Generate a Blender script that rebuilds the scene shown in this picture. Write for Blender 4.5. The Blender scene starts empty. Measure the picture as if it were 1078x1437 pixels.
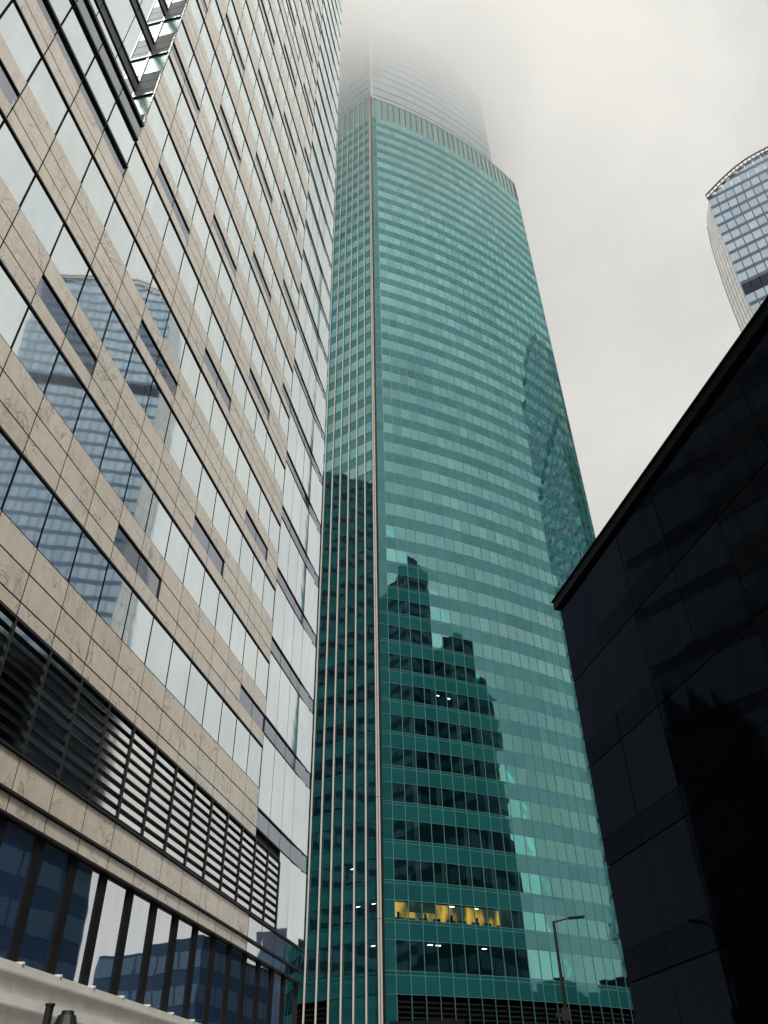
import bpy, math, random
from mathutils import Vector, Matrix, noise
random.seed(7)
rad = math.radians
S = bpy.context.scene
COL = S.collection

# ------------------------------------------------------------------ camera, world, sun, exposure
F_PX, PITCH, ROLL = 1125.2, rad(38.974), rad(-1.253)
CAM_Z = 1.6
cp, sp, cr, sr = math.cos(PITCH), math.sin(PITCH), math.cos(ROLL), math.sin(ROLL)
FWD = Vector((0, cp, sp)); _U = Vector((0, -sp, cp)); _R = Vector((1, 0, 0))
RGT = cr * _R + sr * _U; UPV = -sr * _R + cr * _U
cd = bpy.data.cameras.new('camera'); cam = bpy.data.objects.new('camera', cd); COL.objects.link(cam)
cd.sensor_fit = 'VERTICAL'; cd.sensor_height = 36.0; cd.lens = F_PX / 1437 * 36
cd.clip_start = 0.1; cd.clip_end = 6000
cam.matrix_world = Matrix(((RGT.x, UPV.x, -FWD.x, 0), (RGT.y, UPV.y, -FWD.y, 0), (RGT.z, UPV.z, -FWD.z, CAM_Z), (0, 0, 0, 1)))
S.camera = cam
S.view_settings.view_transform = 'Standard'; S.view_settings.look = 'None'
S.view_settings.exposure = 1.0; S.view_settings.gamma = 1; S.view_settings.use_curve_mapping = False
S.render.engine = 'CYCLES'
cy = S.cycles
cy.max_bounces = 18; cy.diffuse_bounces = 3; cy.glossy_bounces = 4; cy.transparent_max_bounces = 12
cy.transmission_bounces = 4; cy.volume_bounces = 16; cy.use_denoising = True
cy.caustics_reflective = False; cy.caustics_refractive = False

SUN_EL, SUN_AZ = rad(59), rad(154)
W = bpy.data.worlds.new('World'); S.world = W; W.use_nodes = True
nt = W.node_tree; nt.nodes.clear(); N = nt.nodes.new; L = nt.links.new
out = N('ShaderNodeOutputWorld'); bg = N('ShaderNodeBackground'); bg.inputs['Strength'].default_value = 0.0555
sky = N('ShaderNodeTexSky'); sky.sky_type = 'NISHITA'; sky.sun_disc = False
sky.sun_elevation = SUN_EL; sky.sun_rotation = SUN_AZ; sky.dust_density = 4; sky.air_density = 1.4
tc = N('ShaderNodeTexCoord')
n1 = N('ShaderNodeTexNoise'); n1.inputs['Scale'].default_value = 2.3; n1.inputs['Detail'].default_value = 7; n1.inputs['Roughness'].default_value = 0.5; n1.inputs['Distortion'].default_value = 0.6
mp = N('ShaderNodeMapping'); mp.inputs['Scale'].default_value = (1, 1, 1.8); mp.inputs['Location'].default_value = (2.3, 0.4, 1.1)
L(tc.outputs['Generated'], mp.inputs['Vector']); L(mp.outputs[0], n1.inputs['Vector'])
cr_ = N('ShaderNodeValToRGB'); e = cr_.color_ramp.elements
e[0].position = 0.30; e[0].color = (5.95, 6.0, 5.85, 1); e[1].position = 0.68; e[1].color = (7.8, 7.6, 7.15, 1)
L(n1.outputs['Fac'], cr_.inputs['Fac'])
# the overcast thins towards the horizon: a little paler and warmer low down, as in the photograph
sx = N('ShaderNodeSeparateXYZ'); L(tc.outputs['Generated'], sx.inputs[0])
gr = N('ShaderNodeValToRGB'); g = gr.color_ramp.elements
g[0].position = 0.0; g[0].color = (1.0, 0.985, 0.965, 1); g[1].position = 1.0; g[1].color = (0.74, 0.765, 0.75, 1)
m_ = g2 = gr.color_ramp.elements.new(0.72); m_.color = (0.985, 0.975, 0.96, 1)
m3 = gr.color_ramp.elements.new(0.88); m3.color = (0.87, 0.88, 0.865, 1)
L(sx.outputs['Z'], gr.inputs['Fac'])
mu = N('ShaderNodeMix'); mu.data_type = 'RGBA'; mu.blend_type = 'MULTIPLY'; mu.inputs[0].default_value = 1
L(cr_.outputs['Color'], mu.inputs[6]); L(gr.outputs['Color'], mu.inputs[7])
mx = N('ShaderNodeMix'); mx.data_type = 'RGBA'; mx.inputs[0].default_value = 0.94
L(sky.outputs[0], mx.inputs[6]); L(mu.outputs[2], mx.inputs[7]); L(mx.outputs[2], bg.inputs['Color']); L(bg.outputs[0], out.inputs['Surface'])

sd = bpy.data.lights.new('sun', 'SUN'); sd.energy = 1.5; sd.angle = rad(10); sd.color = (1, 0.95, 0.88)
sun = bpy.data.objects.new('sun', sd); COL.objects.link(sun)
sdir = Vector((math.sin(SUN_AZ) * math.cos(SUN_EL), math.cos(SUN_AZ) * math.cos(SUN_EL), math.sin(SUN_EL)))
sun.rotation_euler = sdir.to_track_quat('Z', 'Y').to_euler(); sun.location = sdir * 400

# ------------------------------------------------------------------ materials
def newmat(name):
    m = bpy.data.materials.new(name); m.use_nodes = True
    t = m.node_tree; t.nodes.clear()
    o = t.nodes.new('ShaderNodeOutputMaterial')
    return m, t, o
def rnd_node(t):
    oi = t.nodes.new('ShaderNodeObjectInfo'); ge = t.nodes.new('ShaderNodeNewGeometry')
    a = t.nodes.new('ShaderNodeMath'); a.operation = 'ADD'
    t.links.new(oi.outputs['Random'], a.inputs[0]); t.links.new(ge.outputs['Random Per Island'], a.inputs[1])
    f = t.nodes.new('ShaderNodeMath'); f.operation = 'FRACT'; t.links.new(a.outputs[0], f.inputs[0])
    return f.outputs[0], ge
def ramp(t, src, stops):
    r = t.nodes.new('ShaderNodeValToRGB'); el = r.color_ramp.elements
    el[0].position, el[0].color = stops[0][0], (*stops[0][1], 1); el[1].position, el[1].color = stops[-1][0], (*stops[-1][1], 1)
    for p, c in stops[1:-1]:
        q = el.new(p); q.color = (*c, 1)
    t.links.new(src, r.inputs['Fac']); return r.outputs['Color']
def noise_node(t, vec, scale, detail=3, rough=0.5, dist=0.0):
    n = t.nodes.new('ShaderNodeTexNoise'); n.inputs['Scale'].default_value = scale; n.inputs['Detail'].default_value = detail
    n.inputs['Roughness'].default_value = rough; n.inputs['Distortion'].default_value = dist
    t.links.new(vec, n.inputs['Vector']); return n.outputs['Fac']
def mixc(t, a, b, fac, mode='MIX'):
    m = t.nodes.new('ShaderNodeMix'); m.data_type = 'RGBA'; m.blend_type = mode
    for v, i in ((fac, 0), (a, 6), (b, 7)):
        if hasattr(v, 'links'): t.links.new(v, m.inputs[i])
        elif i == 0: m.inputs[0].default_value = v
        else: m.inputs[i].default_value = (*v, 1)
    return m.outputs[2]
def bump(t, h, strength, dist):
    b = t.nodes.new('ShaderNodeBump'); b.inputs['Strength'].default_value = strength; b.inputs['Distance'].default_value = dist
    t.links.new(h, b.inputs['Height']); return b.outputs[0]

def simple(name, col, rough=0.5, metal=0.0, var=0.15, scale=3.0, spec=0.5):
    m, t, o = newmat(name)
    p = t.nodes.new('ShaderNodeBsdfPrincipled'); ge = t.nodes.new('ShaderNodeNewGeometry')
    f = noise_node(t, ge.outputs['Position'], scale, 5, 0.6)
    c = ramp(t, f, [(0.3, tuple(x * (1 - var) for x in col)), (0.7, tuple(min(1, x * (1 + var)) for x in col))])
    t.links.new(c, p.inputs['Base Color']); p.inputs['Roughness'].default_value = rough; p.inputs['Metallic'].default_value = metal
    p.inputs['Specular IOR Level'].default_value = spec
    t.links.new(p.outputs[0], o.inputs['Surface']); return m

def marble(name):
    m, t, o = newmat(name)
    r, ge = rnd_node(t)
    sc = t.nodes.new('ShaderNodeVectorMath'); sc.operation = 'SCALE'; sc.inputs[0].default_value = (37, 91, 53); t.links.new(r, sc.inputs['Scale'])
    ad = t.nodes.new('ShaderNodeVectorMath'); ad.operation = 'ADD'
    t.links.new(ge.outputs['Position'], ad.inputs[0]); t.links.new(sc.outputs[0], ad.inputs[1]); v = ad.outputs[0]
    base = ramp(t, r, [(0, (0.71, 0.63, 0.515)), (0.35, (0.78, 0.70, 0.58)), (0.7, (0.74, 0.675, 0.575)), (1, (0.80, 0.725, 0.605))])
    cl = noise_node(t, v, 1.3, 5, 0.6, 1.0)
    c = mixc(t, base, ramp(t, cl, [(0.3, (0.90, 0.885, 0.865)), (0.7, (1.08, 1.07, 1.06))]), 1.0, 'MULTIPLY')
    sm = t.nodes.new('ShaderNodeMapping'); sm.inputs['Scale'].default_value = (5, 5, 0.35); t.links.new(ge.outputs['Position'], sm.inputs['Vector'])
    c = mixc(t, c, ramp(t, noise_node(t, sm.outputs[0], 1.2, 4, 0.6), [(0.33, (0.92, 0.915, 0.905)), (0.55, (1.04, 1.04, 1.04))]), 1.0, 'MULTIPLY')
    # veins: thin ridges where a warped noise crosses its middle value
    def vein(scale, wid, dist, det):
        q = noise_node(t, v, scale, det, 0.55, dist)
        s = t.nodes.new('ShaderNodeMath'); s.operation = 'SUBTRACT'; t.links.new(q, s.inputs[0]); s.inputs[1].default_value = 0.5
        a = t.nodes.new('ShaderNodeMath'); a.operation = 'ABSOLUTE'; t.links.new(s.outputs[0], a.inputs[0])
        return ramp(t, a.outputs[0], [(0.0, (1, 1, 1)), (wid, (0, 0, 0))])
    v1 = vein(0.62, 0.020, 1.8, 4); v2 = vein(1.9, 0.022, 1.0, 3)
    msk = ramp(t, noise_node(t, v, 0.9, 2), [(0.42, (0, 0, 0)), (0.55, (1, 1, 1))])
    vv = mixc(t, v1, mixc(t, v2, (0.55, 0.55, 0.55), 1.0, 'MULTIPLY'), 1.0, 'ADD')
    vm = mixc(t, vv, msk, 1.0, 'MULTIPLY')
    bw = t.nodes.new('ShaderNodeRGBToBW'); t.links.new(vm, bw.inputs[0])
    fm = t.nodes.new('ShaderNodeMath'); fm.operation = 'MULTIPLY'; fm.use_clamp = True; t.links.new(bw.outputs[0], fm.inputs[0]); fm.inputs[1].default_value = 0.75
    c = mixc(t, c, (0.27, 0.225, 0.175), fm.outputs[0])
    p = t.nodes.new('ShaderNodeBsdfPrincipled'); t.links.new(c, p.inputs['Base Color']); p.inputs['Roughness'].default_value = 0.30
    p.inputs['Specular IOR Level'].default_value = 1.0; p.inputs['Coat Weight'].default_value = 0.8; p.inputs['Coat IOR'].default_value = 1.6; p.inputs['Coat Roughness'].default_value = 0.22
    t.links.new(p.outputs[0], o.inputs['Surface']); return m

def mirror_glass(name, refl, body, fac, rough=0.02, wave=0.02, wscale=0.5, var=0.06, trans=None):
    """coated glass: glossy coat over a body colour, or over a see-through tinted pane (trans)"""
    m, t, o = newmat(name)
    r, ge = rnd_node(t)
    sc = t.nodes.new('ShaderNodeVectorMath'); sc.operation = 'SCALE'; sc.inputs[0].default_value = (17, 31, 23); t.links.new(r, sc.inputs['Scale'])
    ad = t.nodes.new('ShaderNodeVectorMath'); ad.operation = 'ADD'
    t.links.new(ge.outputs['Position'], ad.inputs[0]); t.links.new(sc.outputs[0], ad.inputs[1])
    h = noise_node(t, ad.outputs[0], wscale, 2, 0.4)
    nrm = bump(t, h, 1.0, wave)
    lo = tuple(x * (1 - var) for x in refl)
    hi = tuple(min(1, x * (1 + var)) for x in refl)
    bl = (refl[0] * (1 - var * 1.2), refl[1] * (1 - var * 0.3), min(1, refl[2] * (1 + var * 0.5)))
    rc = ramp(t, r, [(0, lo), (0.35, refl), (0.6, hi), (0.85, refl), (1, bl)])
    # faint dirt and water marks
    stretch = t.nodes.new('ShaderNodeMapping'); stretch.inputs['Scale'].default_value = (1, 1, 0.25); t.links.new(ge.outputs['Position'], stretch.inputs['Vector'])
    dt = noise_node(t, stretch.outputs[0], 2.2, 6, 0.65)
    rc = mixc(t, rc, ramp(t, dt, [(0.3, (0.93, 0.93, 0.93)), (0.7, (1.03, 1.03, 1.03))]), 1.0, 'MULTIPLY')
    gl = t.nodes.new('ShaderNodeBsdfGlossy'); gl.inputs['Roughness'].default_value = rough
    t.links.new(rc, gl.inputs['Color']); t.links.new(nrm, gl.inputs['Normal'])
    if trans: b = t.nodes.new('ShaderNodeBsdfTransparent'); b.inputs['Color'].default_value = (*trans, 1)
    else:
        b = t.nodes.new('ShaderNodeBsdfDiffuse'); t.links.new(mixc(t, body, ramp(t, r, [(0, (0.85, 0.85, 0.85)), (1, (1.12, 1.12, 1.12))]), 1.0, 'MULTIPLY'), b.inputs['Color'])
    lw = t.nodes.new('ShaderNodeFresnel'); lw.inputs['IOR'].default_value = 1.5
    mr = t.nodes.new('ShaderNodeMapRange'); t.links.new(lw.outputs[0], mr.inputs[0]); mr.inputs[1].default_value = 0.04; mr.inputs[2].default_value = 1.0
    mr.inputs[3].default_value = fac; mr.inputs[4].default_value = 1.0
    ms = t.nodes.new('ShaderNodeMixShader'); t.links.new(mr.outputs[0], ms.inputs[0]); t.links.new(b.outputs[0], ms.inputs[1]); t.links.new(gl.outputs[0], ms.inputs[2])
    t.links.new(ms.outputs[0], o.inputs['Surface']); return m

def emit_mat(name, col, k):
    m, t, o = newmat(name)
    em = t.nodes.new('ShaderNodeEmission'); em.inputs['Color'].default_value = (*col, 1); em.inputs['Strength'].default_value = k
    t.links.new(em.outputs[0], o.inputs['Surface']); return m

M = {}
M['stone'] = marble('veined_beige_stone')
M['joint'] = simple('dark_joint', (0.012, 0.012, 0.013), 0.8)
M['black'] = simple('black_metal', (0.010, 0.010, 0.011), 0.45)
M['blackmatt'] = simple('black_matt_metal', (0.008, 0.008, 0.009), 0.8, spec=0.2)
M['pane'] = mirror_glass('silver_blue_glass', (0.895, 0.965, 0.975), (0.03, 0.11, 0.19), 0.84, 0.03, 0.004, 0.45, 0.03)
M['bluepane'] = mirror_glass('blue_street_glass', (0.90, 0.93, 0.95), (0.035, 0.085, 0.20), 0.72, 0.015, 0.006, 0.45, 0.04)
M['greypane'] = mirror_glass('grey_vent_glass', (0.46, 0.49, 0.54), (0.015, 0.03, 0.06), 0.72, 0.04, 0.006, 0.6, 0.05)
M['returnpane'] = simple('green_return_glass', (0.07, 0.20, 0.19), 0.4, spec=0.25)
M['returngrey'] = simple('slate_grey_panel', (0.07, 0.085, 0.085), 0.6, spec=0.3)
M['blade'] = mirror_glass('polished_louvre_metal', (0.78, 0.80, 0.80), (0.04, 0.08, 0.12), 0.60, 0.06, 0.004, 0.8, 0.05)
M['white'] = simple('white_painted_metal', (0.80, 0.80, 0.76), 0.45, 0, 0.08, 1.6)
M['tealwin_low'] = mirror_glass('clearer_teal_glass', (0.40, 0.98, 0.93), None, 0.33, 0.02, 0.010, 0.35, 0.12, trans=(0.85, 1.0, 0.97))
M['tealwin'] = mirror_glass('teal_vision_glass', (0.44, 0.93, 0.92), None, 0.42, 0.02, 0.010, 0.35, 0.15, trans=(0.80, 1.0, 0.96))
M['tealspan'] = mirror_glass('teal_spandrel_glass', (0.30, 0.58, 0.63), (0.014, 0.115, 0.12), 0.26, 0.03, 0.010, 0.35, 0.10)
M['tealline'] = simple('teal_mullion', (0.10, 0.26, 0.24), 0.4)
M['tealcap'] = mirror_glass('grey_teal_parapet_glass', (0.52, 0.72, 0.70), (0.08, 0.22, 0.22), 0.40, 0.06, 0.02, 0.4, 0.05)
M['fin'] = simple('cream_fin_metal', (0.88, 0.86, 0.78), 0.4, 0, 0.05, 1.0)
M['core'] = simple('dark_interior', (0.012, 0.014, 0.015), 0.9, spec=0.1)
M['curtain'] = simple('pale_blind_fabric', (0.85, 0.87, 0.83), 0.9)
M['upper'] = mirror_glass('grey_blue_upper_glass', (0.80, 0.87, 0.93), (0.14, 0.20, 0.24), 0.62, 0.05, 0.02, 0.4, 0.06)
M['upperline'] = simple('blue_grey_frame', (0.30, 0.37, 0.42), 0.5)
M['evopane'] = mirror_glass('pale_blue_tower_glass', (0.72, 0.82, 0.92), (0.05, 0.12, 0.21), 0.54, 0.06, 0.02, 0.4, 0.10)
M['evoband'] = simple('blue_floor_band', (0.06, 0.135, 0.24), 0.5)
M['evopale'] = mirror_glass('pale_ribbed_facet', (0.92, 0.92, 0.90), (0.5, 0.5, 0.48), 0.7, 0.15, 0.01, 0.5, 0.05)
M['darkglass'] = mirror_glass('near_black_glass', (0.050, 0.066, 0.098), (0.0035, 0.004, 0.0045), 0.10, 0.05, 0.010, 0.3, 0.12)
M['darkspan'] = mirror_glass('near_black_spandrel', (0.044, 0.058, 0.085), (0.0035, 0.004, 0.0045), 0.08, 0.06, 0.010, 0.3, 0.12)
M['darkpanel'] = simple('near_black_panel', (0.004, 0.0045, 0.0055), 0.6, spec=0.03)
M['cornice'] = simple('dark_slate_cornice', (0.005, 0.006, 0.009), 0.6, spec=0.05)
M['city'] = simple('dark_blue_city_wall', (0.026, 0.045, 0.08), 0.7, spec=0.2)
M['citywin'] = simple('blue_city_window', (0.09, 0.15, 0.22), 0.5, spec=0.3)
M['citypale'] = simple('grey_city_wall', (0.09, 0.11, 0.15), 0.7, spec=0.2)
M['asphalt'] = simple('asphalt', (0.05, 0.05, 0.052), 0.85, 0, 0.2, 8)
M['paving'] = simple('grey_paving', (0.22, 0.21, 0.20), 0.8, 0, 0.12, 4)
M['paint'] = simple('road_paint', (0.75, 0.75, 0.72), 0.6)
M['grass'] = simple('dull_ground', (0.09, 0.095, 0.07), 0.95, 0, 0.2, 2)
M['lamp'] = emit_mat('warm_ceiling_lamp', (1, 0.92, 0.70), 4.5)
M['lampcool'] = emit_mat('cool_ceiling_lamp', (0.95, 1, 0.92), 4.0)

# office wall that glows by itself: lamplight painted as warm emissive patches
m, t, o = newmat('self_glowing_office')
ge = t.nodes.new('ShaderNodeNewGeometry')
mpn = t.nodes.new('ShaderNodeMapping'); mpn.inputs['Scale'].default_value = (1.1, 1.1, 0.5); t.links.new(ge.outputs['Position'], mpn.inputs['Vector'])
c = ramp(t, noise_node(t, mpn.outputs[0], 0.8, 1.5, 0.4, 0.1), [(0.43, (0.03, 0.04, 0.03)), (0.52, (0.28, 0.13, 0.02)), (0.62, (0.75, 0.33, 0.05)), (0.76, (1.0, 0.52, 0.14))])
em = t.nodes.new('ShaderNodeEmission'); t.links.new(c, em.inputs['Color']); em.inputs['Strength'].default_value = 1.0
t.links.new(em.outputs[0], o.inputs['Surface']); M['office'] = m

# ------------------------------------------------------------------ helpers
BOXF = [(0, 3, 2, 1), (4, 5, 6, 7), (0, 1, 5, 4), (1, 2, 6, 5), (2, 3, 7, 6), (3, 0, 4, 7)]
class MB:
    def __init__(s): s.v = []; s.f = []
    def box(s, x0, x1, y0, y1, z0, z1, mat=None):
        b = len(s.v)
        pts = [Vector(p) for p in ((x0, y0, z0), (x1, y0, z0), (x1, y1, z0), (x0, y1, z0), (x0, y0, z1), (x1, y0, z1), (x1, y1, z1), (x0, y1, z1))]
        if mat is not None: pts = [mat @ p for p in pts]
        s.v += pts; s.f += [tuple(b + i for i in q) for q in BOXF]
    def prism(s, poly, z0, z1, top=None):
        b = len(s.v); n = len(poly); tp = top or poly
        s.v += [Vector((p[0], p[1], z0)) for p in poly] + [Vector((p[0], p[1], z1)) for p in tp]
        s.f += [tuple(b + i for i in reversed(range(n))), tuple(b + n + i for i in range(n))]
        for i in range(n): j = (i + 1) % n; s.f.append((b + i, b + j, b + n + j, b + n + i))
    def tube(s, a, b_, r0, r1, n=12):
        a, b_ = Vector(a), Vector(b_); d = (b_ - a).normalized()
        u = d.cross(Vector((0, 0, 1))); u = u.normalized() if u.length > 1e-4 else Vector((1, 0, 0)); w = d.cross(u)
        k = len(s.v)
        for c0, rr in ((a, r0), (b_, r1)):
            for i in range(n):
                an = 2 * math.pi * i / n; s.v.append(c0 + u * math.cos(an) * rr + w * math.sin(an) * rr)
        s.f += [tuple(k + i for i in range(n)), tuple(k + n + i for i in reversed(range(n)))]
        for i in range(n): j = (i + 1) % n; s.f.append((k + i, k + n + i, k + n + j, k + j))
    def mesh(s, name):
        me = bpy.data.meshes.new(name); me.from_pydata([tuple(p) for p in s.v], [], s.f); me.update(); return me
    def obj(s, name, mat, parent=None, stuff=False, structure=False, smooth=False):
        me = s.mesh(name); me.materials.append(mat)
        if smooth:
            for p in me.polygons: p.use_smooth = True
        o_ = bpy.data.objects.new(name, me); COL.objects.link(o_)
        if parent: o_.parent = parent
        if stuff: o_['kind'] = 'stuff'
        if structure: o_['kind'] = 'structure'
        return o_
def thing(name, label, cat, loc=(0, 0, 0), rz=0, group=None):
    o_ = bpy.data.objects.new(name, None); COL.objects.link(o_); o_.location = loc; o_.rotation_euler = (0, 0, rz)
    o_['label'] = label; o_['category'] = cat
    if group: o_['group'] = group
    return o_
def mat_of(root):
    return Matrix.Translation(Vector(root.location)) @ Matrix.Rotation(root.rotation_euler[2], 4, 'Z')
def project(P):
    q = P - Vector((0, 0, CAM_Z)); z = q.dot(FWD)
    if z <= 0.2: return None
    return 539 + F_PX * q.dot(RGT) / z, 718.5 - F_PX * q.dot(UPV) / z, z
_cache = {}
def panels(name, root, items, mat, limit=300, hidden=None, tilt=0.0, cap=True):
    """items: (x, y, z, theta, w, h, t) = lower-left corner on the facade line, in root space.
    The `limit` pieces that show largest become parts; all others are joined as one stuff part."""
    RM = mat_of(root); scored = []
    for it in items:
        x, y, z, th, w, h, tk = it
        lm = Matrix.Translation((x, y, z)) @ Matrix.Rotation(th, 4, 'Z')
        c = RM @ lm @ Vector((w / 2, 0, h / 2)); q = project(c); sc = 0
        if q and -15 < q[0] < 1093 and -15 < q[1] < 1452 and not (hidden and hidden(c, q)):
            nrm = (RM @ lm).to_3x3() @ Vector((0, -1, 0)); v = (Vector((0, 0, CAM_Z)) - c).normalized()
            sc = w * h * max(0, nrm.dot(v)) / (c - Vector((0, 0, CAM_Z))).length_squared
        if tilt:
            lm = lm @ Matrix.Rotation(random.gauss(0, tilt), 4, 'Z') @ Matrix.Rotation(random.gauss(0, tilt * 0.6), 4, 'X')
        scored.append((sc, random.random(), it, lm))
    scored.sort(key=lambda a: -a[0])
    n = 0; rest = MB()
    for sc, _, it, lm in scored:
        w, h, tk = it[4:7]
        if sc > 0 and n < limit:
            key = (name, mat.name, round(w, 3), round(h, 3), round(tk, 3))
            if key not in _cache:
                mb = MB(); mb.box(0, w, 0, tk, 0, h); me = mb.mesh(name); me.materials.append(mat); _cache[key] = me
            o_ = bpy.data.objects.new(name, _cache[key]); COL.objects.link(o_); o_.parent = root
            o_.location = lm.to_translation(); o_.rotation_euler = lm.to_euler(); n += 1
        else: rest.box(0, w, 0, tk, 0, h, lm)
    if rest.v: rest.obj(name, mat, root, stuff=True)

# ------------------------------------------------------------------ ground, roads
g_ = MB(); g_.box(-2500, 2500, -2500, 2500, -1.0, -0.16); g_.obj('ground', M['grass'], structure=True)
AZL = rad(11.048); DL = 11.15
dL = Vector((math.sin(AZL), math.cos(AZL), 0)); nL = Vector((-math.cos(AZL), math.sin(AZL), 0))
TH_L = math.pi / 2 - AZL
def strip(name, a, b, y0, y1, z0, z1, mat):
    mb = MB(); mb.box(a, b, y0, y1, z0, z1, Matrix.Rotation(TH_L, 4, 'Z')); return mb.obj(name, mat, structure=True)
strip('road', -300, 60, -9, 6, -0.158, -0.12, M['asphalt'])
strip('pavement', -300, 60, 6.15, 11.0, -0.155, 0.0, M['paving'])
strip('pavement', -300, 60, -13.2, -9.15, -0.155, 0.0, M['paving'])
strip('kerb', -300, 60, 6.0, 6.15, -0.155, 0.012, M['paving']); strip('kerb', -300, 60, -9.15, -9.0, -0.155, 0.012, M['paving'])
mk = MB()
for i in range(-20, 10): mk.box(i * 6, i * 6 + 3, -1.6, -1.45, -0.12, -0.116, Matrix.Rotation(TH_L, 4, 'Z'))
mk.obj('road_marking', M['paint'], structure=True)
mb = MB(); mb.box(-60, 120, 61, 83, -0.158, -0.121); mb.obj('road', M['asphalt'], structure=True)

# ------------------------------------------------------------------ left: stone clad office tower
U0, DU = 1.0804 * DL, 0.1345 * DL
rl = nL * DL + dL * U0
LT = thing('stone_office_tower', 'beige marble clad office block with silver ribbon windows, louvres and navy street windows', 'building', (rl.x, rl.y, 0), TH_L)
FH, T0, dA, dB, dS = 3.84, 13.34 + CAM_Z, 0.57, 1.33, 2.08
KMAX, JMIN, JST, JEND = 29, -16, 12, 16.5
X = lambda j: j * DU
def Tk(k): return T0 + FH * k
core = MB()
zt = Tk(KMAX) + 1
core.box(X(JMIN), X(JEND) - 0.02, 1.1, 16, 0, zt)                    # body behind the facade
core.box(X(0) + 0.3, X(JEND) - 0.02, 0.10, 1.08, 5.0, zt)
core.box(X(JMIN), X(0) + 0.28, 0.10, 1.08, 5.0, 29.84 + CAM_Z - 0.12)
core.box(X(JMIN), 23.7, 0.45, 1.08, 0, 4.98)
core.obj('wall', M['joint'], LT)
G = 0.045
stone, pane, grey, dark, sills = [], [], [], [], []
strips = MB(); thin = []
def put(lst, j0, j1, z0, z1, y=0.0, t_=0.012, g=G):
    lst.append((X(j0) + g / 2, y, z0 + g / 2, 0, X(j1) - X(j0) - g, z1 - z0 - g, t_))
RZ = 29.84 + CAM_Z
for k in range(-1, KMAX):
    z = Tk(k); nx = Tk(k + 1)
    for j in range(JMIN, 17):
        j1 = j + 1 if j < 16 else 16.5
        rec = j < 0 and z > RZ - 1.2
        if rec: continue
        if j >= JST:
            if k == -1:
                if j < 14: continue
                put(grey, j, j1, z + dA, z + dB, 0.03)
                put(pane, j, j1, z + dB, nx + dA, 0.0, 0.03, 0.04); continue
            put(grey, j, j1, z + dA, z + dB, 0.03)
            put(pane, j, j1, z + dB, nx + dA, 0.0, 0.03, 0.04)
            continue
        if k == -1:      # stone above the louvres
            put(stone, j, j1, 9.69 + CAM_Z, z + dA); put(stone, j, j1, z + dA, z + dB); put(stone, j, j1, z + dB, z + dS)
        else:
            st = (3 + 3 * k) % 7
            vent = (j - st) % 7 in (0, 1)
            put(stone, j, j1, z, z + dA)
            if vent and not (k == 3 and j < 0): put(grey, j, j1, z + dA, z + dB, 0.035)
            else: put(stone, j, j1, z + dA, z + dB)
            if (k == 3 and j < 0) or (k == 14 and 4 <= j < 9): put(grey, j, j1, z + dB, z + dS, 0.035)
            else: put(stone, j, j1, z + dB, z + dS)
        top = nx
        if k == 3 and j < 0: top = nx + 0.12
        put(pane, j, j1, z + dS, top - 0.06, 0.030, 0.03, 0.075)
# extra bays between the two stone layers just above the louvres at the glass end
for j in (12, 13): put(pane, j, j + 1, Tk(-1) + dB, Tk(0) + dA, 0.0, 0.03, 0.04); put(grey, j, j + 1, Tk(-1) + dA, Tk(-1) + dB, 0.03)
for j in (14, 15, 16): put(pane, j, 16.5 if j == 16 else j + 1, 7.05 + CAM_Z, Tk(-1) + dA, 0.0, 0.03, 0.04)
# stone band under the louvres
for j in range(JMIN, 12):
    put(stone, j, j + 1, 6.25 + CAM_Z, 7.0 + CAM_Z); put(stone, j, j + 1, 5.78 + CAM_Z, 6.19 + CAM_Z)
blue = []
for j in range(12, 17):
    j1 = 16.4 if j == 16 else j + 1
    put(blue, j, j1, 6.25 + CAM_Z, 6.98 + CAM_Z, 0.0, 0.03); put(blue, j, j1, 5.80 + CAM_Z, 6.17 + CAM_Z, 0.0, 0.03)
# tall street windows and black fins between them
for j in range(JMIN, 16): blue.append((X(j) + 0.15, 0.05, 3.25 + CAM_Z, 0, DU - 0.30, 2.46, 0.04))
for j in range(JMIN, 17):
    if j == 16: continue
    mb = MB(); mb.box(X(j) - 0.15, X(j) + 0.15, 0.0, 0.40, 3.25 + CAM_Z, 5.72 + CAM_Z)
    mb.obj('window_fin', M['blackmatt'], LT)
def turn(lst):
    return [(a, b, c, -0.07, w, h, tk) if abs(a - X(16)) < 0.06 and w < 0.8 else (a, b, c, -0.028 if abs(a - X(15)) < 0.06 else th, w, h, tk) for a, b, c, th, w, h, tk in lst]
pane, grey = turn(pane), turn(grey)
panels('stone_panel', LT, stone, M['stone'], 300)
panels('window_pane', LT, pane, M['pane'], 300, tilt=0.0016)
panels('vent_panel', LT, grey, M['greypane'], 160, tilt=0.002)
panels('street_window_pane', LT, blue, M['bluepane'], 60, tilt=0.002)
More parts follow.
